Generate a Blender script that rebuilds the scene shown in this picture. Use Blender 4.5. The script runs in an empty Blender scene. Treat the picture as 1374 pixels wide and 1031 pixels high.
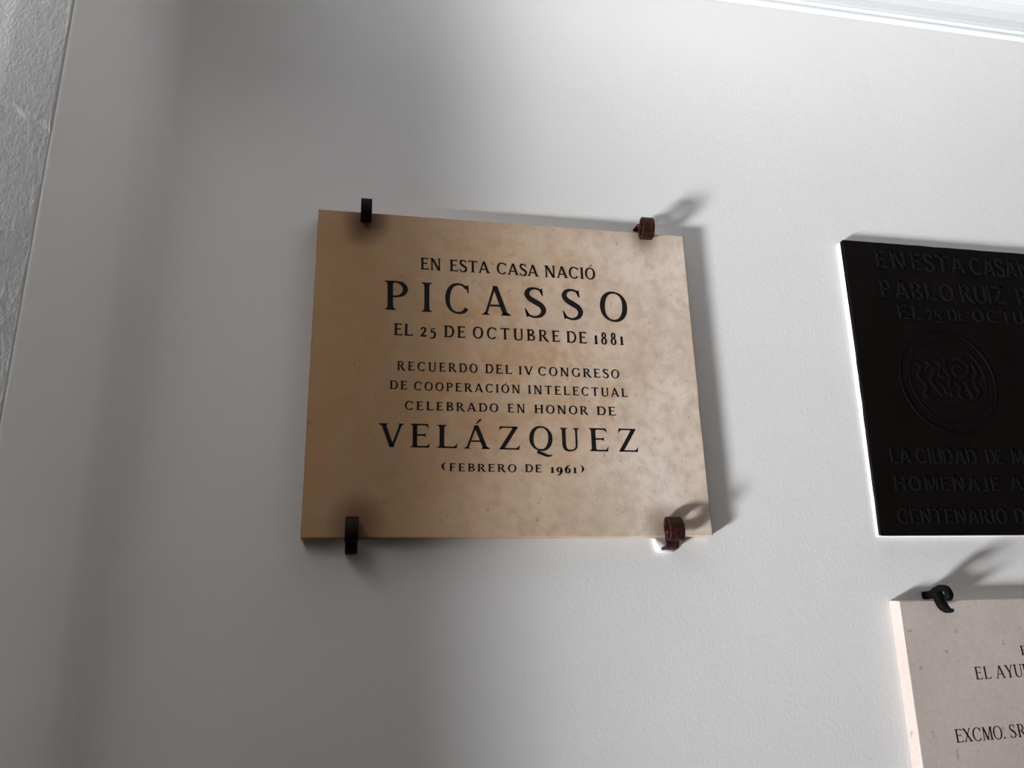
import bpy, bmesh, math, random
from mathutils import Matrix, Vector, noise
random.seed(7)
C = bpy.context.scene.collection
sc = bpy.context.scene

# ------------------------------------------------------------------ camera
cam_d = bpy.data.cameras.new('camera')
cam = bpy.data.objects.new('camera', cam_d)
C.objects.link(cam)
cam_d.sensor_width = 36.0
cam_d.lens = 1037.4853 / 1374 * 36.0
cam_d.clip_start = 0.02
R3 = Matrix(((0.9812, -0.0334, -0.1899), (-0.1913, -0.2935, -0.9366), (-0.0245, 0.9554, -0.2944)))
cam.matrix_world = Matrix.Translation((0.0755, -1.1182, -0.6174)) @ R3.to_4x4()
sc.camera = cam

# ------------------------------------------------------------------ light and exposure
sc.view_settings.view_transform = 'Standard'
sc.view_settings.look = 'None'
sc.view_settings.gamma = 1.0
sc.view_settings.use_curve_mapping = False
sc.view_settings.exposure = 0.0
w = bpy.data.worlds.new('world'); sc.world = w; w.use_nodes = True
w.node_tree.nodes['Background'].inputs[0].default_value = (1.0, 0.78, 0.64, 1)
w.node_tree.nodes['Background'].inputs[1].default_value = 0.008

def area(name, loc, target, sx, sy, power, col):
    d = bpy.data.lights.new(name, 'AREA'); d.shape = 'RECTANGLE'; d.size = sx; d.size_y = sy
    d.energy = power; d.color = col
    o = bpy.data.objects.new(name, d); C.objects.link(o); o.location = loc
    v = Vector(target) - Vector(loc)
    o.rotation_euler = v.to_track_quat('-Z', 'Y').to_euler()
    return o
# daylight off the sunlit paving of the street doorway, left of and below the plaques, sent upwards
area('doorway_daylight', (-2.6, -1.06, -2.18), (-2.6, -1.06, 0), 0.95, 1.1, 1200, (0.912, 0.96, 1.0))

# weak light of the hall itself, from the front right
area('hall_light', (2.1, -1.35, -0.4), (0.9, 0, -0.2), 0.9, 1.1, 3.3, (1.0, 0.955, 0.92))

# ------------------------------------------------------------------ materials
def mat(name, col, rough=0.8, spec=0.3, metal=0.0):
    m = bpy.data.materials.new(name); m.use_nodes = True
    b = m.node_tree.nodes['Principled BSDF']
    b.inputs['Base Color'].default_value = (*col, 1); b.inputs['Roughness'].default_value = rough
    b.inputs['Specular IOR Level'].default_value = spec; b.inputs['Metallic'].default_value = metal
    return m
class NT:
    def __init__(s, m):
        s.t = m.node_tree; s.n = s.t.nodes; s.l = s.t.links; s.b = s.n['Principled BSDF']
        s.tc = s.n.new('ShaderNodeTexCoord')
    def noise(s, scale, detail=4, rough=0.5, stretch=None, dist=0.0):
        n = s.n.new('ShaderNodeTexNoise'); n.inputs['Scale'].default_value = scale
        n.inputs['Detail'].default_value = detail; n.inputs['Roughness'].default_value = rough
        n.inputs['Distortion'].default_value = dist
        if stretch:
            mp = s.n.new('ShaderNodeMapping'); mp.inputs['Scale'].default_value = stretch
            s.l.new(s.tc.outputs['Object'], mp.inputs['Vector']); s.l.new(mp.outputs[0], n.inputs['Vector'])
        else: s.l.new(s.tc.outputs['Object'], n.inputs['Vector'])
        return n.outputs['Fac']
    def ramp(s, src, stops):
        r = s.n.new('ShaderNodeValToRGB'); e = r.color_ramp.elements
        while len(e) < len(stops): e.new(0.5)
        for k, (p, c) in enumerate(stops):
            e[k].position = p; e[k].color = (*c, 1) if len(c) == 3 else c
        s.l.new(src, r.inputs[0]); return r.outputs['Color']
    def mix(s, fac, a, b, mode='MIX'):
        m = s.n.new('ShaderNodeMix'); m.data_type = 'RGBA'; m.blend_type = mode
        for v, i in ((fac, 0), (a, 6), (b, 7)):
            if hasattr(v, 'links'): s.l.new(v, m.inputs[i])
            else: m.inputs[i].default_value = v if i == 0 else (*v, 1)
        return m.outputs[2]
    def math(s, op, a, b=0.0, c=None, clamp=False):
        m = s.n.new('ShaderNodeMath'); m.operation = op; m.use_clamp = clamp
        for i, v in enumerate((a, b) if c is None else (a, b, c)):
            if hasattr(v, 'links'): s.l.new(v, m.inputs[i])
            else: m.inputs[i].default_value = v
        return m.outputs[0]
    def blob(s, x, z, rx, rz, soft=1.0):   # stain: 1 at its centre, 0 at its rim
        x -= 0.30; z += 0.50   # the slab's own origin
        sp = s.n.new('ShaderNodeSeparateXYZ'); s.l.new(s.tc.outputs['Object'], sp.inputs[0])
        dx = s.math('MULTIPLY', s.math('SUBTRACT', sp.outputs[0], x), 1 / rx)
        dz = s.math('MULTIPLY', s.math('SUBTRACT', sp.outputs[2], z), 1 / rz)
        q = s.math('ADD', s.math('MULTIPLY', dx, dx), s.math('MULTIPLY', dz, dz))
        return s.math('POWER', s.math('SUBTRACT', 1.0, q, clamp=True), soft)
    def bump(s, h, strength, dist, prev=None):
        b = s.n.new('ShaderNodeBump'); b.inputs['Strength'].default_value = strength
        b.inputs['Distance'].default_value = dist; s.l.new(h, b.inputs['Height'])
        if prev: s.l.new(prev, b.inputs['Normal'])
        return b.outputs[0]

def plaster(name, col, fine, coarse, grain=230):
    m = mat(name, col, 0.75, 0.25); t = NT(m)
    c = t.mix(t.ramp(t.noise(3.5, 3), [(0.3, (0, 0, 0)), (0.7, (1, 1, 1))]), col, tuple(v * 0.965 for v in col))
    t.l.new(c, t.b.inputs['Base Color'])
    n1 = t.bump(t.noise(grain, 3, 0.6, (1, 1, 0.55)), 0.5, fine)
    n2 = t.bump(t.noise(38, 3, 0.6), 0.6, coarse, n1)
    n3 = t.bump(t.noise(5, 2, 0.5), 0.5, coarse * 3, n2)
    t.l.new(n3, t.b.inputs['Normal'])
    return m
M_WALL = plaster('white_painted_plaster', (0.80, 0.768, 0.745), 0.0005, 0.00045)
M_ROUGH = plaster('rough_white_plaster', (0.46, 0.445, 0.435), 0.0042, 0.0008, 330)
M_TRIM = plaster('white_cornice_paint', (0.70, 0.70, 0.70), 0.0001, 0.0002)
M_FILL = plaster('bright_filler_plaster', (0.88, 0.87, 0.85), 0.0003, 0.0005)

def beige_stone():
    m = mat('aged_beige_marble', (0.6, 0.46, 0.35), 0.55, 0.35); t = NT(m)
    big = t.noise(7, 5, 0.6, (1, 1, 0.7), 0.6)
    c = t.ramp(big, [(0.34, (0.68, 0.53, 0.43)), (0.5, (0.745, 0.60, 0.495)), (0.66, (0.79, 0.655, 0.555))])
    warm = t.math('MULTIPLY', t.ramp(t.noise(13, 4, 0.6, None, 0.8), [(0.42, (0, 0, 0)), (0.62, (1, 1, 1))]), 0.75)
    core = t.math('ADD', t.blob(0.28, -0.22, 0.27, 0.22, 0.6), t.blob(0.10, -0.35, 0.16, 0.30), clamp=True)
    c = t.mix(t.math('MULTIPLY', warm, core), c, (0.50, 0.26, 0.12))
    # brown tone, stronger towards the left side of the slab
    sp = t.n.new('ShaderNodeSeparateXYZ'); t.l.new(t.tc.outputs['Object'], sp.inputs[0])
    left = t.math('MULTIPLY', t.math('SUBTRACT', 0.235, sp.outputs[0]), 2.2, clamp=True)
    c = t.mix(t.math('MULTIPLY', left, 0.95), c, (0.46, 0.24, 0.09))
    # grime along the edges, mottled
    mott = t.ramp(t.noise(55, 5, 0.7), [(0.45, (0, 0, 0)), (0.72, (1, 1, 1))])
    c = t.mix(t.math('MULTIPLY', mott, 0.48), c, (0.34, 0.235, 0.155))
    cloud = t.ramp(t.noise(11, 6, 0.68, None, 1.0), [(0.44, (0, 0, 0)), (0.60, (1, 1, 1))])
    c = t.mix(t.math('MULTIPLY', cloud, 0.30), c, (0.45, 0.32, 0.22))
    hi = t.math('MULTIPLY', t.math('SUBTRACT', sp.outputs[2], 0.462), 22.0, clamp=True)
    c = t.mix(t.math('MULTIPLY', hi, 0.35), c, (0.40, 0.27, 0.18))
    low = t.math('MULTIPLY', t.math('SUBTRACT', 0.15, sp.outputs[2]), 5.0, clamp=True)
    m2 = t.ramp(t.noise(26, 5, 0.7), [(0.45, (0, 0, 0)), (0.65, (1, 1, 1))])
    c = t.mix(t.math('MULTIPLY', t.math('MULTIPLY', m2, low), 0.5), c, (0.40, 0.30, 0.215))
    # rust around the four clips
    for x, z, rx, rz, k in ((0.073, -0.012, 0.042, 0.055, 0.85), (0.528, -0.005, 0.03, 0.035, 0.6), (0.522, -0.487, 0.035, 0.045, 0.6), (0.075, -0.480, 0.045, 0.05, 0.75)):
        bl = t.math('MULTIPLY', t.blob(x, z, rx, rz, 1.3), k)
        c = t.mix(bl, c, (0.13, 0.045, 0.022))
    sk = t.ramp(t.noise(120, 2, 0.5), [(0.70, (0, 0, 0)), (0.76, (1, 1, 1))])
    c = t.mix(t.math('MULTIPLY', sk, 0.5), c, (0.22, 0.12, 0.07))
    t.l.new(c, t.b.inputs['Base Color'])
    t.l.new(t.bump(t.noise(90, 4, 0.6), 0.25, 0.0006), t.b.inputs['Normal'])
    return m
M_BEIGE = beige_stone()

def pale_stone():
    m = mat('pale_limestone', (0.55, 0.45, 0.4), 0.6, 0.3); t = NT(m)
    c = t.ramp(t.noise(9, 4, 0.6), [(0.3, (0.54, 0.445, 0.40)), (0.7, (0.62, 0.515, 0.47))])
    g = t.ramp(t.noise(160, 3, 0.6), [(0.40, (0, 0, 0)), (0.75, (1, 1, 1))])
    c = t.mix(t.math('MULTIPLY', g, 0.30), c, (0.38, 0.30, 0.25))
    f = t.ramp(t.noise(85, 2, 0.5), [(0.68, (0, 0, 0)), (0.74, (1, 1, 1))])
    c = t.mix(t.math('MULTIPLY', f, 0.55), c, (0.27, 0.19, 0.15))
    t.l.new(c, t.b.inputs['Base Color'])
    t.l.new(t.bump(t.noise(200, 3, 0.6), 0.2, 0.0003), t.b.inputs['Normal'])
    return m
M_PALE = pale_stone()

def bronze():
    m = mat('blackened_bronze', (0.012, 0.009, 0.008), 0.42, 0.5, 0.0); t = NT(m)
    c = t.ramp(t.noise(14, 5, 0.6), [(0.3, (0.0028, 0.0016, 0.0015)), (0.7, (0.0055, 0.0032, 0.003))])
    t.l.new(c, t.b.inputs['Base Color'])
    t.b.inputs['Roughness'].default_value = 0.6; t.b.inputs['Specular IOR Level'].default_value = 0.06
    t.l.new(t.bump(t.noise(70, 4, 0.7), 0.35, 0.001), t.b.inputs['Normal'])
    return m
M_BRONZE = bronze()
M_BRONZE_RUBBED = mat('rubbed_blackened_bronze', (0.0065, 0.0064, 0.0056), 0.6, 0.08)
def iron(name, a, b, rough=0.6):
    m = mat(name, a, rough, 0.12, 0.0); t = NT(m)
    c = t.ramp(t.noise(140, 5, 0.65), [(0.38, a), (0.66, b)])
    t.l.new(c, t.b.inputs['Base Color'])
    t.l.new(t.bump(t.noise(260, 4, 0.7), 0.5, 0.0008), t.b.inputs['Normal'])
    return m
M_IRON = iron('dark_forged_iron', (0.006, 0.003, 0.003), (0.014, 0.006, 0.005))
M_RUST = iron('rusty_forged_iron', (0.010, 0.0045, 0.004), (0.055, 0.014, 0.010), 0.5)
M_BLACKIRON = mat('black_painted_iron', (0.003, 0.0025, 0.0025), 0.6, 0.08)
M_INK = mat('black_letter_paint', (0.010, 0.006, 0.006), 0.75, 0.2)

# ------------------------------------------------------------------ helpers
def link(name, bm, m, parent=None, smooth=False):
    me = bpy.data.meshes.new(name)
    bmesh.ops.recalc_face_normals(bm, faces=bm.faces)
    bm.to_mesh(me); bm.free()
    me.materials.append(m)
    if smooth:
        for p in me.polygons: p.use_smooth = True
    o = bpy.data.objects.new(name, me); C.objects.link(o)
    if parent: o.parent = parent
    return o
def move_origin(o, p):      # keep the shape, put the object's origin at p
    o.data.transform(Matrix.Translation(-Vector(p))); o.location = p
def struct(o): o['kind'] = 'structure'; return o
def thing(name, label, cat, loc, group=None):
    o = bpy.data.objects.new(name, None); C.objects.link(o); o.location = loc; o.empty_display_size = 0.02
    o['label'] = label; o['category'] = cat
    if group: o['group'] = group
    return o
def part(name, bm, m, root, label=None, smooth=False):  # bm in world coordinates, root unrotated
    bm.transform(Matrix.Translation(-root.location))
    o = link(name, bm, m, root, smooth)
    if label: o['label'] = label
    return o
def box(bm, x0, x1, y0, y1, z0, z1):
    v = [bm.verts.new((x, y, z)) for x in (x0, x1) for y in (y0, y1) for z in (z0, z1)]
    for f in ((0, 1, 3, 2), (4, 6, 7, 5), (0, 4, 5, 1), (2, 3, 7, 6), (0, 2, 6, 4), (1, 5, 7, 3)):
        bm.faces.new([v[i] for i in f])
def prism(bm, poly, axis, a, b):  # poly in the two other axes, swept from a to b
    def P(q, s): return (s, q[0], q[1]) if axis == 'x' else ((q[0], q[1], s) if axis == 'z' else (q[0], s, q[1]))
    A = [bm.verts.new(P(q, a)) for q in poly]; B = [bm.verts.new(P(q, b)) for q in poly]
    n = len(poly)
    bm.faces.new(A); bm.faces.new(list(reversed(B)))
    for i in range(n): bm.faces.new((A[i], A[(i + 1) % n], B[(i + 1) % n], B[i]))

def slab(corners, t, bev, jit, back=None, step=0.012, y_back=0.0, chips=()):
    """stone or metal plate: worn outline, softened front arris. corners clockwise from top left (x, z)."""
    bm = bmesh.new(); cx = sum(c[0] for c in corners) / 4; cz = sum(c[1] for c in corners) / 4
    back = back or corners
    out = []; bk = []
    for i in range(4):
        a, b = corners[i], corners[(i + 1) % 4]; a2, b2 = back[i], back[(i + 1) % 4]
        L = math.dist(a, b); n = max(2, int(L / step)); nx, nz = -(b[1] - a[1]) / L, (b[0] - a[0]) / L
        for k in range(n):
            f = k / n; d = 0 if k == 0 else (noise.noise(Vector((a[0] + f * 30 * L, i * 7.3, 1))) * jit)
            x, z = a[0] + (b[0] - a[0]) * f, a[1] + (b[1] - a[1]) * f
            for (qx, qz, r, dep) in chips:
                q = math.hypot(x - qx, z - qz)
                if q < r: d -= dep * (1 - q / r)
            out.append((x + nx * d, z + nz * d, d)); bk.append((a2[0] + (b2[0] - a2[0]) * f, a2[1] + (b2[1] - a2[1]) * f))
    n = len(out)
    rings = []
    rings.append([bm.verts.new((p[0], y_back, p[1])) for p in bk])
    rings.append([bm.verts.new((p[0], -(t - bev), p[1])) for p in out])
    for s, dy in ((0.35, 0.25), (1.0, 0.0)):
        r = []
        for k, p in enumerate(out):
            a, b = out[k - 1], out[(k + 1) % n]
            L = math.dist(a[:2], b[:2]) or 1
            nx, nz = (b[1] - a[1]) / L, -(b[0] - a[0]) / L
            r.append(bm.verts.new((p[0] + nx * bev * s, -(t - bev * dy), p[1] + nz * bev * s)))
        rings.append(r)
    for A, B in zip(rings, rings[1:]):
        for k in range(n): bm.faces.new((A[k], A[(k + 1) % n], B[(k + 1) % n], B[k]))
    bm.faces.new(rings[-1]); bm.faces.new(list(reversed(rings[0])))
    bmesh.ops.triangulate(bm, faces=[f for f in bm.faces if len(f.verts) > 4])
    return bm

# ------------------------------------------------------------------ letter cutter
# Roman capitals drawn as strokes; cap height 1, x to the right, every stroke a strip of quads
def cr(pts, n=7):
    out = []; P = [pts[0]] + list(pts) + [pts[-1]]
    for i in range(1, len(P) - 2):
        for k in range(n):
            t = k / n; a, b, c, d = P[i - 1], P[i], P[i + 1], P[i + 2]
            out.append(tuple(0.5 * ((2 * b[j]) + (c[j] - a[j]) * t + (2 * a[j] - 5 * b[j] + 4 * c[j] - d[j]) * t * t + (3 * b[j] - a[j] - 3 * c[j] + d[j]) * t ** 3) for j in range(3)))
    out.append(tuple(pts[-1])); return out
def strip(pts, closed=False):
    q = []; n = len(pts); L = []; Rr = []
    for i, (x, y, w) in enumerate(pts):
        a = pts[i - 1] if (i > 0 or closed) else pts[i]; b = pts[(i + 1) % n] if (i < n - 1 or closed) else pts[i]
        dx, dy = b[0] - a[0], b[1] - a[1]; l = math.hypot(dx, dy) or 1
        L.append((x - dy / l * w / 2, y + dx / l * w / 2)); Rr.append((x + dy / l * w / 2, y - dx / l * w / 2))
    for i in range(n if closed else n - 1):
        j = (i + 1) % n; q.append((L[i], L[j], Rr[j], Rr[i]))
    return q
class Face:
    def __init__(s, T=0.135, t=0.05, ser=0.085): s.T, s.t, s.ser = T, t, ser
    def stem(s, x, y0=0.0, y1=1.0, w=None, a=True, b=True):
        w = w or s.T; e = s.ser; p = []
        prof = [(0, 2 * e), (0.035, 1.8 * e), (0.045, 0.75 * e), (0.09, 0.22 * e), (0.16, 0)]
        lo = [(y0 + d, w + v) for d, v in prof] if (a and e) else [(y0, w)]
        hi = [(y1 - d, w + v) for d, v in reversed(prof)] if (b and e) else [(y1, w)]
        return strip([(x, y, ww) for y, ww in lo + hi])
    def bar(s, x0, x1, y, up=0, dn=0, w=None):   # thin horizontal arm, beaked at x1
        w = w or s.t; q = [((x0, y + w / 2), (x1, y + w / 2), (x1, y - w / 2), (x0, y - w / 2))]
        if s.ser:
            sg = 1 if x1 > x0 else -1
            if up: q.append(((x1 - sg * 0.13, y), (x1 - sg * 0.03, y + up * 0.45), (x1 + sg * 0.035, y + up), (x1, y - w / 2)))
            if dn: q.append(((x1 - sg * 0.13, y), (x1 - sg * 0.03, y - dn * 0.45), (x1 + sg * 0.035, y - dn), (x1, y + w / 2)))
        return q
    def diag(s, x0, y0, x1, y1, w):
        k = math.hypot(x1 - x0, y1 - y0) / abs(y1 - y0); h = w * k / 2
        return [((x0 - h, y0), (x0 + h, y0), (x1 + h, y1), (x1 - h, y1))]
    def foot(s, x, y, w, up=False):   # serif under or over a diagonal
        if not s.ser: return []
        h = w / 2 + s.ser; k = -1 if up else 1; t = 0.035
        return [((x - h, y), (x + h, y), (x + h, y + k * t), (x - h, y + k * t)),
                ((x - w * 0.9, y + k * t), (x + w * 0.9, y + k * t), (x + w * 0.5, y + k * 0.09), (x - w * 0.5, y + k * 0.09))]
    def oval(s, cx, cy, rx, ry, a0=0, a1=360, n=30, T=None, t=None, tilt=12):
        T = T or s.T; t = t or s.t; P = []
        full = (a1 - a0) == 360; m = n if full else n + 1
        for k in range(m):
            a = math.radians(a0 + (a1 - a0) * k / n)
            w = t + (T - t) * abs(math.cos(a + math.radians(tilt))) ** 1.6
            P.append((cx + (rx - w / 2) * math.cos(a), cy + (ry - t / 2) * math.sin(a), w))
        return strip(P, full)
    def glyph(s, c):
        T, t, e = s.T, s.t, s.ser; h = t / 2; x = e + T / 2 + 0.01
        if c == 'I': return s.stem(x), 2 * x
        if c == 'E': return s.stem(x) + s.bar(x, x + .46, 1 - h, dn=.16) + s.bar(x, x + .36, .53, up=.09, dn=.09) + s.bar(x, x + .50, h, up=.18), x + .55
        if c == 'F': return s.stem(x) + s.bar(x, x + .46, 1 - h, dn=.16) + s.bar(x, x + .36, .52, up=.09, dn=.09), x + .50
        if c == 'L': return s.stem(x) + s.bar(x, x + .50, h, up=.20), x + .55
        if c == 'H': return s.stem(x) + s.stem(x + .58) + s.bar(x, x + .58, .52), 2 * x + .58
        if c == 'T': return s.stem(.40, b=False) + s.bar(.40, .76, 1 - h, dn=.17) + s.bar(.40, .04, 1 - h, dn=.17), .80
        if c == 'N':
            return s.stem(x, w=t * 1.25) + s.stem(x + .60, w=t * 1.25, a=False) + s.diag(x + .02, 1, x + .58, -.03 if e else 0, T * .95) + s.foot(x - .02, 1, T, True), 2 * x + .60
        if c == 'M':
            return s.foot(x - .02, 0, t) + s.diag(x - .02, 0, x + .06, 1, t * 1.3) + s.diag(x + .07, 1, x + .38, 0, T) + s.diag(x + .38, 0, x + .69, 1, t * 1.2) + s.stem(x + .74) + s.foot(x + .05, 1, t, True), 2 * x + .74
        if c == 'A':
            return s.diag(.10, 0, .42, 1, t * 1.2) + s.diag(.43, 1.0, .77, 0, T) + [((.26, .36), (.65, .36), (.65, .36 - t), (.245, .36 - t))] + s.foot(.10, 0, t * 1.2) + s.foot(.775, 0, T), .90 if e else .84
        if c == 'V':
            return s.diag(.12, 1, .44, 0, T) + s.diag(.76, 1, .45, 0, t * 1.3) + s.foot(.12, 1, T, True) + s.foot(.765, 1, t, True), .88
        if c == 'X':
            return s.diag(.12, 1, .68, 0, T) + s.diag(.66, 1, .12, 0, t * 1.2) + s.foot(.12, 1, T, True) + s.foot(.67, 1, t, True) + s.foot(.69, 0, T) + s.foot(.11, 0, t), .82
        if c == 'Y':
            return s.stem(.42, 0, .46, b=False) + s.diag(.12, 1, .42, .42, T) + s.diag(.70, 1, .44, .42, t * 1.2) + s.foot(.12, 1, T, True) + s.foot(.70, 1, t, True), .82
        if c == 'Z':
            return s.bar(.70, .08, 1 - h, dn=.18) + s.bar(.08, .76, h, up=.20) + s.diag(.13, 0, .66, 1, T * .95), .82
        if c == 'U':
            return s.stem(x, .30, 1, a=False) + strip(cr([(x, .32, T), (x + .03, .14, T * .95), (x + .15, .03, T * .6), (x + .30, .025, t * 1.1), (x + .44, .06, t * 1.1), (x + .53, .17, t * 1.2), (x + .55, .34, t * 1.3)])) + s.stem(x + .55, .32, 1, t * 1.3, a=False), 2 * x + .55 - .04
        if c == 'J':
            return s.stem(.30, .15, 1, a=False) + strip(cr([(.30, .18, T), (.27, .06, T * .9), (.15, 0.01, t * 1.2), (.04, .04, t)])), .42
        if c == 'O': return s.oval(.44, .5, .43, .52), .88
        if c == 'Q': return s.oval(.44, .5, .43, .52) + strip(cr([(.42, .03, t), (.32, -.08, t * 1.3), (.45, -.12, T * .75), (.62, -.20, T * .7), (.76, -.22, t * 1.1), (.84, -.17, t * .6)])), .90
        if c == 'C':
            q = s.oval(.46, .5, .44, .52, 46, 318)
            if e: q += [((.70, .93), (.80, .97), (.81, .70), (.775, .69))]
            return q, .86
        if c == 'G':
            q = s.oval(.46, .5, .44, .52, 46, 310) + s.stem(.76, .04, .44, T * .9, a=False)
            if e: q += [((.70, .93), (.80, .97), (.81, .70), (.775, .69))]
            return q, .92
        if c == 'D':
            P = [(x, 1 - h, t), (x + .22, 1 - h, t), (x + .42, .90, t * 1.5), (x + .55, .72, T * .85), (x + .59, .5, T), (x + .55, .28, T * .85), (x + .42, .10, t * 1.5), (x + .22, h, t), (x, h, t)]
            return s.stem(x) + strip(cr(P)), x + .67
        def bowl(y0, y1, r):
            m = (y0 + y1) / 2; k = (y1 - y0) / 2
            return strip(cr([(x, y1 - h, t), (x + r * .45, y1 - h, t), (x + r * .82, m + k * .62, T * .75), (x + r, m, T * .95), (x + r * .82, m - k * .62, T * .75), (x + r * .45, y0 + h, t), (x, y0 + h, t)]))
        if c == 'P': return s.stem(x) + bowl(.43, 1, .44), x + .53
        if c == 'B': return s.stem(x) + bowl(.50, 1, .40) + bowl(0, .52, .47), x + .56
        if c == 'R':
            return s.stem(x) + bowl(.46, 1, .42) + strip(cr([(x + .22, .48, T * .7), (x + .36, .30, T), (x + .50, .10, T), (x + .64, .0, T * .6), (x + .70, .0, t * .6)], 5)), x + .68
        if c == 'S':
            P = [(.52, .80, t * .8), (.47, .93, t), (.33, .985, t * 1.1), (.17, .94, t * 1.8), (.10, .79, T * .9), (.17, .64, T), (.33, .52, T * 1.1), (.49, .40, T), (.55, .24, T * .9), (.48, .08, t * 1.8), (.32, .01, t * 1.1), (.15, .06, t), (.07, .20, t * .8)]
            q = strip(cr(P, 5))
            if e: q += [((.46, .94), (.53, 1.0), (.55, .74), (.52, .74)), ((.03, .28), (.06, .28), (.16, .05), (.08, -.01))]
            return q, .62
        if c == '1': return s.stem(.16, 0, .70, T, b=False) + ([((.05, .60), (.16, .72), (.23, .72), (.10, .57))]), .30
        if c == '2': return strip(cr([(.06, .62, T * .8), (.10, .76, t * 1.3), (.24, .83, t * 1.3), (.40, .72, T), (.38, .52, T * .9), (.24, .28, t * 1.5), (.05, .05, t)])) + s.bar(.05, .50, .05, up=.12, w=T * .8), .56
        if c == '5': return strip(cr([(.13, .74, t), (.12, .60, t), (.11, .44, t), (.26, .50, t * 1.6), (.42, .36, T), (.44, .12, T), (.32, -.08, t * 1.5), (.14, -.14, t), (.04, -.08, T * .7)])) + [((.13, .80), (.44, .86), (.43, .72), (.13, .70))], .54
        if c == '6': return s.oval(.27, .31, .25, .34, n=20) + strip(cr([(.09, .34, T), (.12, .60, T * .9), (.25, .84, t * 1.6), (.45, .98, t)])), .54
        if c == '9': return s.oval(.27, .41, .25, .34, n=20) + strip(cr([(.46, .40, T), (.44, .12, T * .9), (.30, -.14, t * 1.6), (.08, -.28, t)])), .54
        if c == '8': return s.oval(.26, .74, .19, .26, n=18, T=T * .8) + s.oval(.26, .27, .24, .29, n=20, T=T * .9), .52
        if c == '(': return strip(cr([(.30, 1.0, t * .7), (.14, .80, T * .7), (.09, .5, T), (.14, .2, T * .7), (.30, 0, t * .7)])), .34
        if c == ')': return strip(cr([(.04, 1.0, t * .7), (.20, .80, T * .7), (.25, .5, T), (.20, .2, T * .7), (.04, 0, t * .7)])), .34
        if c == '.': return [((.05, 0), (.05, .13), (.18, .13), (.18, 0))], .24
        raise KeyError(c)
    def acute(s, cx): return [((cx - .03, 1.08), (cx + .12, 1.30), (cx + .20, 1.26), (cx + .01, 1.06))]

def letters(face, row, y0, depth, m, root):
    """each word: (text, x0, z0, x1, z1, cap height) on the plate; quads raised by depth towards the viewer"""
    line = bpy.data.objects.new('inscription_line', None); C.objects.link(line); line.parent = root
    line.empty_display_size = 0.01
    line.location = Vector((row[0][1], y0, row[0][2])) - root.location
    for (txt, xa, za, xb, zb, cap) in row:
        G = []
        for ch in txt:
            if ch == "'": G[-1] = (G[-1][0] + face.acute(G[-1][1] * .5), G[-1][1])
            else: G.append(face.glyph(ch))
        W = sum(g[1] for g in G); L = math.hypot(xb - xa, zb - za) / cap; n = len(G)
        k = 1.0; gap = 0.0
        if n == 1: k = L / W
        else:
            gap = (L - W) / (n - 1)
            if gap < .05: gap = .05; k = (L - gap * (n - 1)) / W
            elif gap > .26: gap = .26; k = (L - gap * (n - 1)) / W
        ux, uz = (xb - xa) / (L * cap), (zb - za) / (L * cap)
        cur = 0.0
        for qs, gw in G:
            bm = bmesh.new()
            for q in qs:
                P = []
                for (gx, gy) in q:
                    s_ = (cur + gx * k) * cap
                    P.append((xa + ux * s_ - uz * gy * cap, za + uz * s_ + ux * gy * cap))
                A = [bm.verts.new((p[0], y0 + 0.0004, p[1])) for p in P]
                B = [bm.verts.new((p[0], y0 - depth, p[1])) for p in P]
                bm.faces.new(B)
                for i in range(4):
                    j = (i + 1) % 4
                    bm.faces.new((A[i], A[j], B[j], B[i]))
            bm.transform(Matrix.Translation(-root.location - line.location))
            link('letter', bm, m, line)
            cur += gw * k + gap

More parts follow.
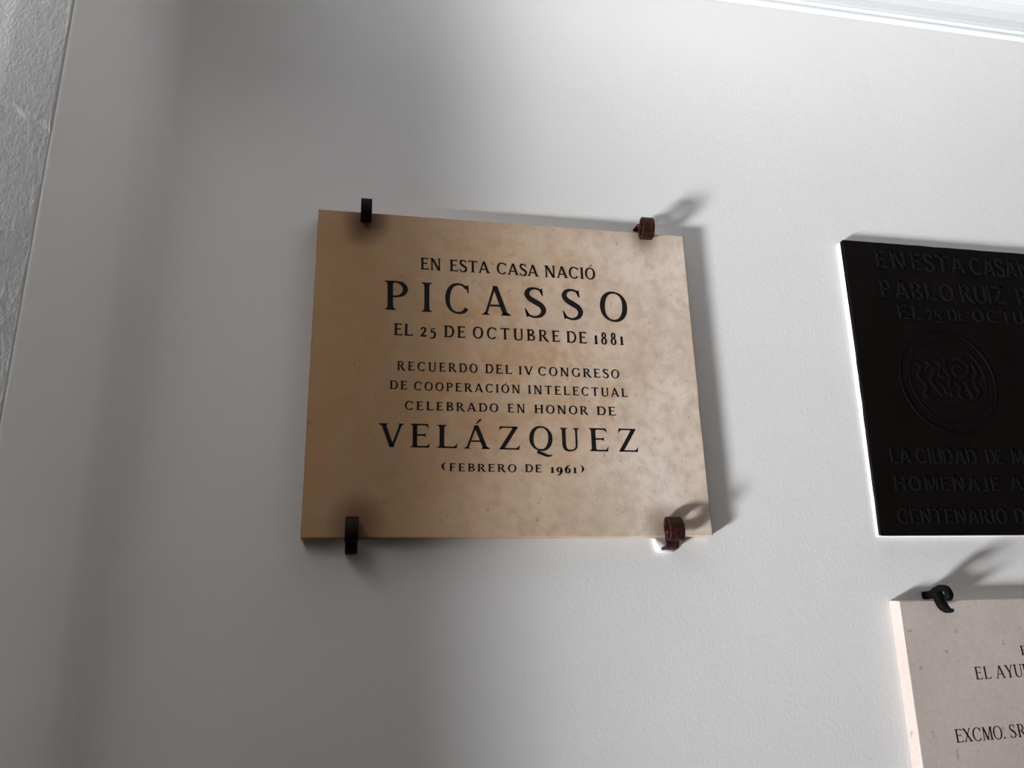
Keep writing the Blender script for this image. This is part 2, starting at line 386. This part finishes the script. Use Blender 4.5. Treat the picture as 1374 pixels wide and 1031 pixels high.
# inscriptions: (text, x0, z0, x1, z1, cap height) in metres on the wall
TEXT_BEIGE = [
  [('EN', 0.1576, -0.0919, 0.1905, -0.0913, 0.02), ('ESTA', 0.2027, -0.0919, 0.2668, -0.0914, 0.02), ('CASA', 0.2773, -0.0916, 0.3455, -0.092, 0.0199), ("NACIO'", 0.355, -0.0919, 0.4403, -0.091, 0.0202)],
  [('P', 0.1041, -0.1617, 0.1408, -0.1609, 0.0475), ('I', 0.1598, -0.1622, 0.1766, -0.1621, 0.0486), ('C', 0.1955, -0.1623, 0.2356, -0.162, 0.0495), ('A', 0.2545, -0.1622, 0.2968, -0.1619, 0.0493), ('S', 0.3195, -0.1622, 0.3555, -0.1622, 0.0501), ('S', 0.3808, -0.1627, 0.4159, -0.1623, 0.0512), ('O', 0.4442, -0.1623, 0.4912, -0.1619, 0.0505)],
  [('EL', 0.1188, -0.2024, 0.1481, -0.2024, 0.0191), ('25', 0.1588, -0.2022, 0.1826, -0.2025, 0.0168), ('DE', 0.1941, -0.2019, 0.2279, -0.202, 0.0188), ('OCTUBRE', 0.2384, -0.2017, 0.3764, -0.2016, 0.0189), ('DE', 0.3861, -0.202, 0.4201, -0.2022, 0.0193), ('1881', 0.4314, -0.2023, 0.48, -0.2022, 0.0206)],
  [('RECUERDO', 0.1247, -0.2575, 0.2456, -0.2571, 0.0141), ('DEL', 0.2567, -0.257, 0.2984, -0.2571, 0.0143), ('IV', 0.3083, -0.2575, 0.3312, -0.2575, 0.0138), ('CONGRESO', 0.3388, -0.2576, 0.4694, -0.2577, 0.0141)],
  [('DE', 0.1146, -0.2868, 0.1409, -0.2868, 0.013), ("COOPERACIO'N", 0.1501, -0.2876, 0.3105, -0.2873, 0.0133), ('INTELECTUAL', 0.3219, -0.2875, 0.4809, -0.2877, 0.0137)],
  [('CELEBRADO', 0.1371, -0.3176, 0.2761, -0.3176, 0.0131), ('EN', 0.2899, -0.3176, 0.3171, -0.3175, 0.0134), ('HONOR', 0.3307, -0.3176, 0.4154, -0.3179, 0.0133), ('DE', 0.4285, -0.3179, 0.4597, -0.318, 0.0137)],
  [('V', 0.1024, -0.3736, 0.1374, -0.3735, 0.0348), ('E', 0.1455, -0.3735, 0.175, -0.3735, 0.0351), ('L', 0.184, -0.3735, 0.2155, -0.3736, 0.0344), ("A'", 0.2246, -0.374, 0.2611, -0.3741, 0.0352), ('Z', 0.2741, -0.3742, 0.3084, -0.3744, 0.035), ('Q', 0.3213, -0.3746, 0.3585, -0.3748, 0.0364), ('U', 0.3689, -0.3749, 0.3992, -0.3749, 0.0355), ('E', 0.4136, -0.3745, 0.4452, -0.3746, 0.0358), ('Z', 0.4586, -0.3744, 0.4927, -0.3746, 0.036)],
  [('(', 0.1909, -0.406, 0.1978, -0.4062, 0.0111), ('FEBRERO', 0.2022, -0.4074, 0.3012, -0.4079, 0.0115), ('DE', 0.3136, -0.4075, 0.3395, -0.4079, 0.0115), ('1961', 0.3525, -0.4085, 0.3924, -0.4085, 0.0123), (')', 0.3978, -0.4071, 0.4042, -0.4071, 0.0107)],
]
TEXT_BLACK = [
  [('EN', 0.968, -0.0307, 1.0266, -0.0301, 0.0342), ('ESTA', 1.0401, -0.0306, 1.1488, -0.03, 0.0338), ('CASA', 1.1604, -0.0307, 1.2605, -0.0309, 0.0343), ("NACIO'", 1.2652, -0.0314, 1.431, -0.0337, 0.034)],
  [('PABLO', 0.9669, -0.0878, 1.1144, -0.0872, 0.0333), ('RUIZ', 1.1286, -0.0874, 1.2224, -0.0861, 0.0341), ('PICASSO', 1.2479, -0.0868, 1.4656, -0.0866, 0.0346)],
  [('EL', 0.9937, -0.1271, 1.0431, -0.1269, 0.0271), ('25', 1.0505, -0.1265, 1.0787, -0.1258, 0.023), ('DE', 1.0945, -0.1256, 1.1296, -0.1252, 0.0231), ('OCTUBRE', 1.1435, -0.1244, 1.323, -0.1239, 0.024)],
  [('LA', 0.9288, -0.3843, 0.9664, -0.384, 0.025), ('CIUDAD', 0.9761, -0.384, 1.0925, -0.3833, 0.0252), ('DE', 1.1113, -0.383, 1.1448, -0.3832, 0.0257), ("MA'LAGA", 1.1616, -0.3829, 1.3128, -0.3828, 0.0259)],
  [('HOMENAJE', 0.9278, -0.429, 1.1276, -0.4282, 0.0232), ('A', 1.1453, -0.428, 1.1716, -0.4278, 0.024)],
  [('CENTENARIO', 0.9228, -0.4822, 1.1275, -0.4824, 0.0243), ('DE', 1.1432, -0.4824, 1.1836, -0.4824, 0.0252)],
]
TEXT_PALE = [
  [('E', 1.0941, -0.6861, 1.1081, -0.6852, 0.0139)],
  [('EL', 1.0055, -0.7181, 1.0332, -0.7177, 0.018), ('AYUNTAMIENTO', 1.0417, -0.7178, 1.2286, -0.7139, 0.0181)],
  [('EXCMO.', 0.9524, -0.8032, 1.0379, -0.8019, 0.018), ('SR.', 1.0455, -0.8016, 1.0822, -0.8007, 0.0181)],
]

# ------------------------------------------------------------------ the setting
ZC = 0.534            # underside of the cornice
bm = bmesh.new(); box(bm, -0.45, 3.2, 0.0, 0.20, -2.2, 0.80)
struct(link('wall_back', bm, M_WALL))
# left wall: short reveal running forward from the rounded corner, then a splayed rough face
XL, YE = -0.2725, -0.292
BLOCK_Z = 0.27
corner = [(XL + 0.05 - 0.05 * math.sin(a), -0.05 + 0.05 * math.cos(a)) for a in [math.radians(90 * k / 14) for k in range(15)]]
corner = [(XL + 0.05, 0.004)] + corner
SP = (-0.47, YE - 0.092)
bm = bmesh.new()
poly = corner + [(XL, YE + 0.004), (XL - 0.001, YE + 0.001), (XL - 0.004, YE), (XL - 0.004, 0.004)]
prism(bm, [(-0.30, 0.004)] + poly[:-1] + [(-0.30, YE)], 'z', -2.2, 0.80)
wl = struct(link('wall_left', bm, M_WALL))
bm = bmesh.new()
N, K = 60, 420
# finely divided rough face so that the trowelled relief is real geometry at its edge
grid = []
for i in range(N + 1):
    row = []
    for k in range(K + 1):
        f = i / N; x = XL - 0.0035 + (SP[0] - XL) * f ** 1.6; y = YE - 0.0015 + (SP[1] - YE) * f ** 1.6; z = -0.75 + 1.55 * k / K
        d = 0.0006 * noise.noise(Vector((x * 260, y * 260, z * 170))) + 0.0007 * noise.noise(Vector((x * 22, 3, z * 20)))
        if i < 3: d *= i / 3 * .9 + .1
        # lap of a later plaster coat
        zl = -0.0763 - (x + 0.2837) * 0.34 + 0.002 * math.sin(x * 260)
        if x > -0.335: d += 0.0018 * max(0.0, min(1.0, (z - zl) / 0.002)) * max(0.0, min(1.0, (x + 0.335) / 0.012))
        row.append(bm.verts.new((x, y - d - 0.0005, z)))
    grid.append(row)
for i in range(N):
    for k in range(K): bm.faces.new((grid[i][k], grid[i + 1][k], grid[i + 1][k + 1], grid[i][k + 1]))
rim = [grid[0][k] for k in range(K + 1)]
bk = [bm.verts.new((XL - 0.0012, YE + 0.006, v.co.z)) for v in rim]
for k in range(K): bm.faces.new((rim[k], rim[k + 1], bk[k + 1], bk[k]))
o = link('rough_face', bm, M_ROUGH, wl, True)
bm = bmesh.new(); prism(bm, [(-0.30, 0.20), (-0.30, YE - 0.005), (SP[0], SP[1] + 0.006), (SP[0], 0.20)], 'z', -2.2, 0.80)
link('wall_core', bm, M_WALL, wl)
# unseen block added above the frame to keep low daylight off the near ceiling
bm = bmesh.new(); box(bm, -0.55, XL - 0.006, -2.40, YE - 0.012, BLOCK_Z, 0.735)
link('light_block', bm, M_WALL, wl)

# cornice profile (y, z), run along the wall
prof = [(0.004, ZC), (-0.0085, ZC), (-0.0105, ZC + 0.0015), (-0.011, ZC + 0.0035), (-0.0105, ZC + 0.0085), (-0.016, ZC + 0.0085), (-0.0175, ZC + 0.010), (-0.0175, ZC + 0.013)]
for k in range(9):
    a = math.radians(90 * k / 8); prof.append((-0.0185 - 0.085 * (1 - math.cos(a)), ZC + 0.016 + 0.085 * math.sin(a)))
prof += [(-0.12, ZC + 0.101), (-0.12, ZC + 0.125), (0.004, ZC + 0.125)]
bm = bmesh.new(); prism(bm, prof, 'x', XL - 0.002, 3.2)
bmesh.ops.triangulate(bm, faces=[f for f in bm.faces if len(f.verts) > 4])
struct(link('trim_1', bm, M_TRIM))
bm = bmesh.new(); box(bm, -1.15, 3.2, -0.6, 0.2, ZC + 0.101, ZC + 0.2)
struct(link('ceiling', bm, M_TRIM))

# ------------------------------------------------------------------ beige marble plaque
BT = 0.022
beige = thing('marble_plaque', 'large beige marble plaque with black PICASSO and VELÁZQUEZ lettering, held by four iron clips', 'plaque', (0.30, 0.0, -0.50))
part('slab', slab([(0, 0), (0.60, 0), (0.60, -0.5015), (0, -0.5015)], BT, 0.0016, 0.00035, chips=[(0.6, -0.2986, 0.005, 0.0018)], step=0.003), M_BEIGE, beige)
SERIF = Face(T=0.160, t=0.066, ser=0.085)
SMALL = Face(T=0.185, t=0.10, ser=0.075)
for k, row in enumerate(TEXT_BEIGE):
    letters(SERIF if k in (1, 6) else SMALL, row, -BT, 0.00025, M_INK, beige)

# ------------------------------------------------------------------ black bronze plaque
KT = 0.014
black = thing('bronze_plaque', 'black bronze plaque with raised lettering and round seal, cut off by the right edge', 'plaque', (1.15, 0.0, -0.50))
part('slab', slab([(0.9093, 0.0214), (1.47, 0.0205), (1.455, -0.5005), (0.8885, -0.5005)], KT, 0.002, 0.0008,
     back=[(0.9070, 0.0190), (1.47, 0.0205), (1.455, -0.5005), (0.8930, -0.4990)], step=0.006), M_BRONZE, black)
SANS = Face(T=0.15, t=0.13, ser=0.0)
for row in TEXT_BLACK:
    letters(SANS, row, -KT, 0.0018, M_BRONZE_RUBBED, black)
# round seal: double ring, legend of small worn characters, interlaced emblem
SX, SZ, SR = 1.067, -0.2385, 0.093
bm = bmesh.new()
def ring(bm, r, wd, h, n=72, sag=None):
    rr = [(r - wd / 2, 0.0004), (r - wd * .3, -h), (r + wd * .3, -h), (r + wd / 2, 0.0004)]
    V = [[bm.verts.new((SX + a * math.cos(2 * math.pi * k / n), -KT + b, SZ + a * math.sin(2 * math.pi * k / n))) for a, b in rr] for k in range(n)]
    for k in range(n):
        A, B = V[k], V[(k + 1) % n]
        for j in range(3): bm.faces.new((A[j], A[j + 1], B[j + 1], B[j]))
ring(bm, SR, 0.003, 0.0018); ring(bm, SR * 0.80, 0.002, 0.0012)
seal = part('seal', bm, M_BRONZE, black)
def relief(bm, P, h):    # rounded raised cord through (x, z, width)
    P = cr(P, 6); S = []
    for i, (x, z, wd) in enumerate(P):
        a, b = P[max(i - 1, 0)], P[min(i + 1, len(P) - 1)]; dx, dz = b[0] - a[0], b[1] - a[1]; l = math.hypot(dx, dz) or 1
        S.append([bm.verts.new((x - dz / l * wd * c, -KT + 0.0004 - h * s_, z + dx / l * wd * c)) for c, s_ in ((-.5, 0), (-.35, .75), (0, 1), (.35, .75), (.5, 0))])
    for A, B in zip(S, S[1:]):
        for j in range(4): bm.faces.new((A[j], A[j + 1], B[j + 1], B[j]))
bm = bmesh.new()
for k in range(34):
    a = 2 * math.pi * k / 34; r0 = SR * .845; r1 = SR * .945; j = (k * 7) % 5
    c, s_ = math.cos(a), math.sin(a); cx, cz = SX, SZ; tw = 0.045 * (j - 2) / 2
    relief(bm, [(cx + r0 * c, cz + r0 * s_, .0018), (cx + r1 * math.cos(a + tw), cz + r1 * math.sin(a + tw), .0018)], .0010)
    if j % 2: relief(bm, [(cx + r1 * c, cz + r1 * s_, .0016), (cx + r1 * math.cos(a + .07), cz + r1 * math.sin(a + .07), .0016)], .0010)
oo = link('seal_legend', bm, M_BRONZE, seal); oo.data.transform(Matrix.Translation(-black.location))
bm = bmesh.new()
E_ = [[(-.060, .030, .008), (-.048, .020, .009), (-.056, .004, .009), (-.044, -.014, .009), (-.050, -.030, .009), (-.036, -.038, .006)],
      [(-.036, .032, .008), (-.024, .012, .011), (-.034, -.004, .010), (-.016, -.030, .009)],
      [(-.018, .034, .007), (-.008, .024, .009), (-.016, .010, .009), (-.004, .000, .008)],
      [(.002, .036, .007), (-.002, .020, .009), (.006, .004, .010), (.000, -.014, .008), (.004, -.032, .008)],
      [(.014, .030, .006), (.022, .036, .008), (.038, .034, .008), (.046, .022, .008), (.040, .008, .008), (.024, .004, .008), (.014, .014, .007), (.020, .024, .006), (.032, .022, .006), (.032, .015, .005)],
      [(.054, .030, .007), (.060, .012, .008), (.052, -.004, .008), (.058, -.022, .008), (.048, -.036, .006)],
      [(.012, -.004, .008), (.022, -.016, .009), (.018, -.030, .008), (.030, -.038, .007)],
      [(.034, -.004, .007), (.038, -.018, .008), (.044, -.034, .007)],
      [(-.044, .010, .006), (-.030, .022, .007), (-.014, .014, .007)],
      [(-.030, -.036, .006), (-.012, -.042, .008), (.010, -.040, .008), (.028, -.042, .007)],
      [(-.026, -.010, .008), (-.012, -.012, .010), (-.006, -.026, .009)]]
for P in E_: relief(bm, [(SX + p[0], SZ + p[1] + .004, p[2]) for p in P], .0022)
oo = link('seal_emblem', bm, M_BRONZE, seal, True); oo.data.transform(Matrix.Translation(-black.location))
# white filler beaded along the left side and the underside, where the plate meets the wall
bm = bmesh.new()
V = []
path = [(0.9065, 0.0185)] + [(0.9065 - 0.0138 * k / 40, 0.0185 - 0.5185 * k / 40) for k in range(1, 40)] + [(0.8925, -0.5005)] + [(0.8925 + 0.58 * k / 40, -0.5008) for k in range(1, 41)]
for i, (x, z) in enumerate(path):
    wd = 0.0029 + 0.0006 * noise.noise(Vector((x * 60, z * 60, 2)))
    if i == 0: wd = 0.001
    if i < 40: o1, o2 = (x - wd, z), (x + 0.002, z)
    elif i == 40: o1, o2 = (x - wd, z - wd * .5), (x + 0.002, z + .002)
    else: o1, o2 = (x, z - wd * .5), (x, z + 0.002)
    V.append((bm.verts.new((o1[0], 0.001, o1[1])), bm.verts.new(((o1[0] + x) / 2, -0.0045, (o1[1] + z) / 2)), bm.verts.new((x, -0.0075, z)), bm.verts.new((o2[0], 0.001, o2[1]))))
for A, B in zip(V, V[1:]):
    for j in range(3): bm.faces.new((A[j], A[j + 1], B[j + 1], B[j]))
part('filler_bead', bm, M_FILL, black, 'white filler bead along left side and underside')

# ------------------------------------------------------------------ pale limestone plaque
PT = 0.0213
pale = thing('limestone_plaque', 'pale speckled limestone plaque with EL AYUNTAMIENTO text, below the black bronze plaque', 'plaque', (1.18, 0.0, -1.05))
part('slab', slab([(0.8962, -0.6010), (1.45, -0.6010), (1.445, -1.05), (0.8835, -1.05)], PT, 0.0015, 0.0003,
     back=[(0.8950, -0.5998), (1.45, -0.6010), (1.445, -1.05), (0.8820, -1.05)], step=0.005), M_PALE, pale)
NARROW = Face(T=0.13, t=0.05, ser=0.07)
for row in TEXT_PALE:
    letters(NARROW, row, -PT, 0.00025, M_INK, pale)

# ------------------------------------------------------------------ iron clips
def strap(bm, P, x, wd, th, wprof=None, sub=6):
    """flat forged bar through the side profile P (y, z), centred on x"""
    Q = cr([(p[0], p[1], 0) for p in P], sub); n = len(Q); S = []
    for i, q in enumerate(Q):
        a, b = Q[max(i - 1, 0)], Q[min(i + 1, n - 1)]; dy, dz = b[0] - a[0], b[1] - a[1]; l = math.hypot(dy, dz) or 1
        ny, nz = -dz / l, dy / l; f = i / (n - 1)
        w_ = wd * (wprof(f) if wprof else 1) / 2; t_ = th / 2 * (1 + .12 * noise.noise(Vector((f * 9, x * 50, 0))))
        if wprof: t_ *= max(.35, min(1, wprof(f) * 1.2))
        c = min(w_, t_) * .35
        S.append([bm.verts.new((x + u, q[0] + ny * v, q[1] + nz * v)) for u, v in
                  ((-w_ + c, -t_), (w_ - c, -t_), (w_, -t_ + c), (w_, t_ - c), (w_ - c, t_), (-w_ + c, t_), (-w_, t_ - c), (-w_, -t_ + c))])
    for A, B in zip(S, S[1:]):
        for j in range(8): bm.faces.new((A[j], A[(j + 1) % 8], B[(j + 1) % 8], B[j]))
    bm.faces.new(S[0]); bm.faces.new(list(reversed(S[-1])))

def clip(x, zedge, up, label, m, wd, root_out=.0065, lift=0.0):
    """up=+1: stands in the wall above the slab; -1: below it"""
    root = thing('iron_clip', label, 'clip', (x, 0.0, zedge + up * root_out + lift), 'scrolled iron clips holding the beige marble plaque')
    def Z(v): return zedge + up * v + lift
    bm = bmesh.new()
    q = root_out
    strap(bm, [(0.012, Z(q)), (-.010, Z(q)), (-.021, Z(q - .001)), (-.0252, Z(q - .006)), (-.0255, Z(-.008))], x, wd, .0040)
    part('strap', bm, m, root)
    bm = bmesh.new()
    S_ = [(-.0255, -.006), (-.0262, -.016), (-.031, -.0215), (-.038, -.020), (-.0435, -.013), (-.0445, -.004), (-.041, .003), (-.035, .0035), (-.0325, -.002), (-.034, -.007)]
    strap(bm, [(-.0255 + (a + .0255) * 1.22, Z(-.005 + (b + .005) * 1.22)) for a, b in S_], x, wd * 1.08, .0042)
    part('scroll', bm, m, root)
    return root
clip(0.0728, 0.0, 1, 'dark iron clip at the top left corner of the beige marble plaque', M_IRON, .0155, lift=.0045)
clip(0.5285, 0.0, 1, 'rusty scrolled iron clip at the top right corner of the beige marble plaque', M_RUST, .0185, lift=.0095)
clip(0.5325, -0.5015, -1, 'rusty scrolled iron clip at the bottom right corner of the beige marble plaque', M_RUST, .0205, root_out=.0165)
clip(0.0680, -0.5015, -1, 'dark iron clip at the bottom left corner of the beige marble plaque', M_IRON, .0165, root_out=.0185)
# white filler patch pushed in around the root of the bottom right clip
bm = bmesh.new()
prism(bm, [(0.5095, -0.5020), (0.5150, -0.5012), (0.5440, -0.5012), (0.5470, -0.5180), (0.5400, -0.5245), (0.5200, -0.5235), (0.5150, -0.5215)], 'y', 0.002, -0.006)
bmesh.ops.bevel(bm, geom=[e for e in bm.edges], offset=0.0010, segments=2, affect='EDGES')
o = link('filler_patch', bm, M_FILL, bpy.data.objects['wall_back'], True)

# black hook of the pale plaque: stem out of the wall, split into a curled end and a pointed claw
hk = thing('iron_hook', 'black iron hook with curled end and pointed claw, on the pale limestone plaque', 'hook', (0.9600, 0.0, -0.592))
hx = 0.9600
bm = bmesh.new(); strap(bm, [(0.012, -.5925), (-.012, -.5925), (-.030, -.5895)], hx, .0125, .0115)
part('stem', bm, M_BLACKIRON, hk, smooth=True)
bm = bmesh.new()
strap(bm, [(-.024, -.5885), (-.034, -.5845), (-.0425, -.5830), (-.0505, -.5855), (-.0545, -.5920), (-.0530, -.5970), (-.0490, -.5985)], hx - .002, .0105, .0088)
part('scroll', bm, M_BLACKIRON, hk, smooth=True)
bm = bmesh.new()
strap(bm, [(-.024, -.5875), (-.0275, -.5950), (-.0300, -.6040), (-.0360, -.6120), (-.0450, -.6165), (-.0540, -.6165)], hx + .001, .0135, .0135, lambda f: 1.0 if f < .5 else max(.16, 1.0 - (f - .5) * 1.65))
part('claw', bm, M_BLACKIRON, hk, smooth=True)
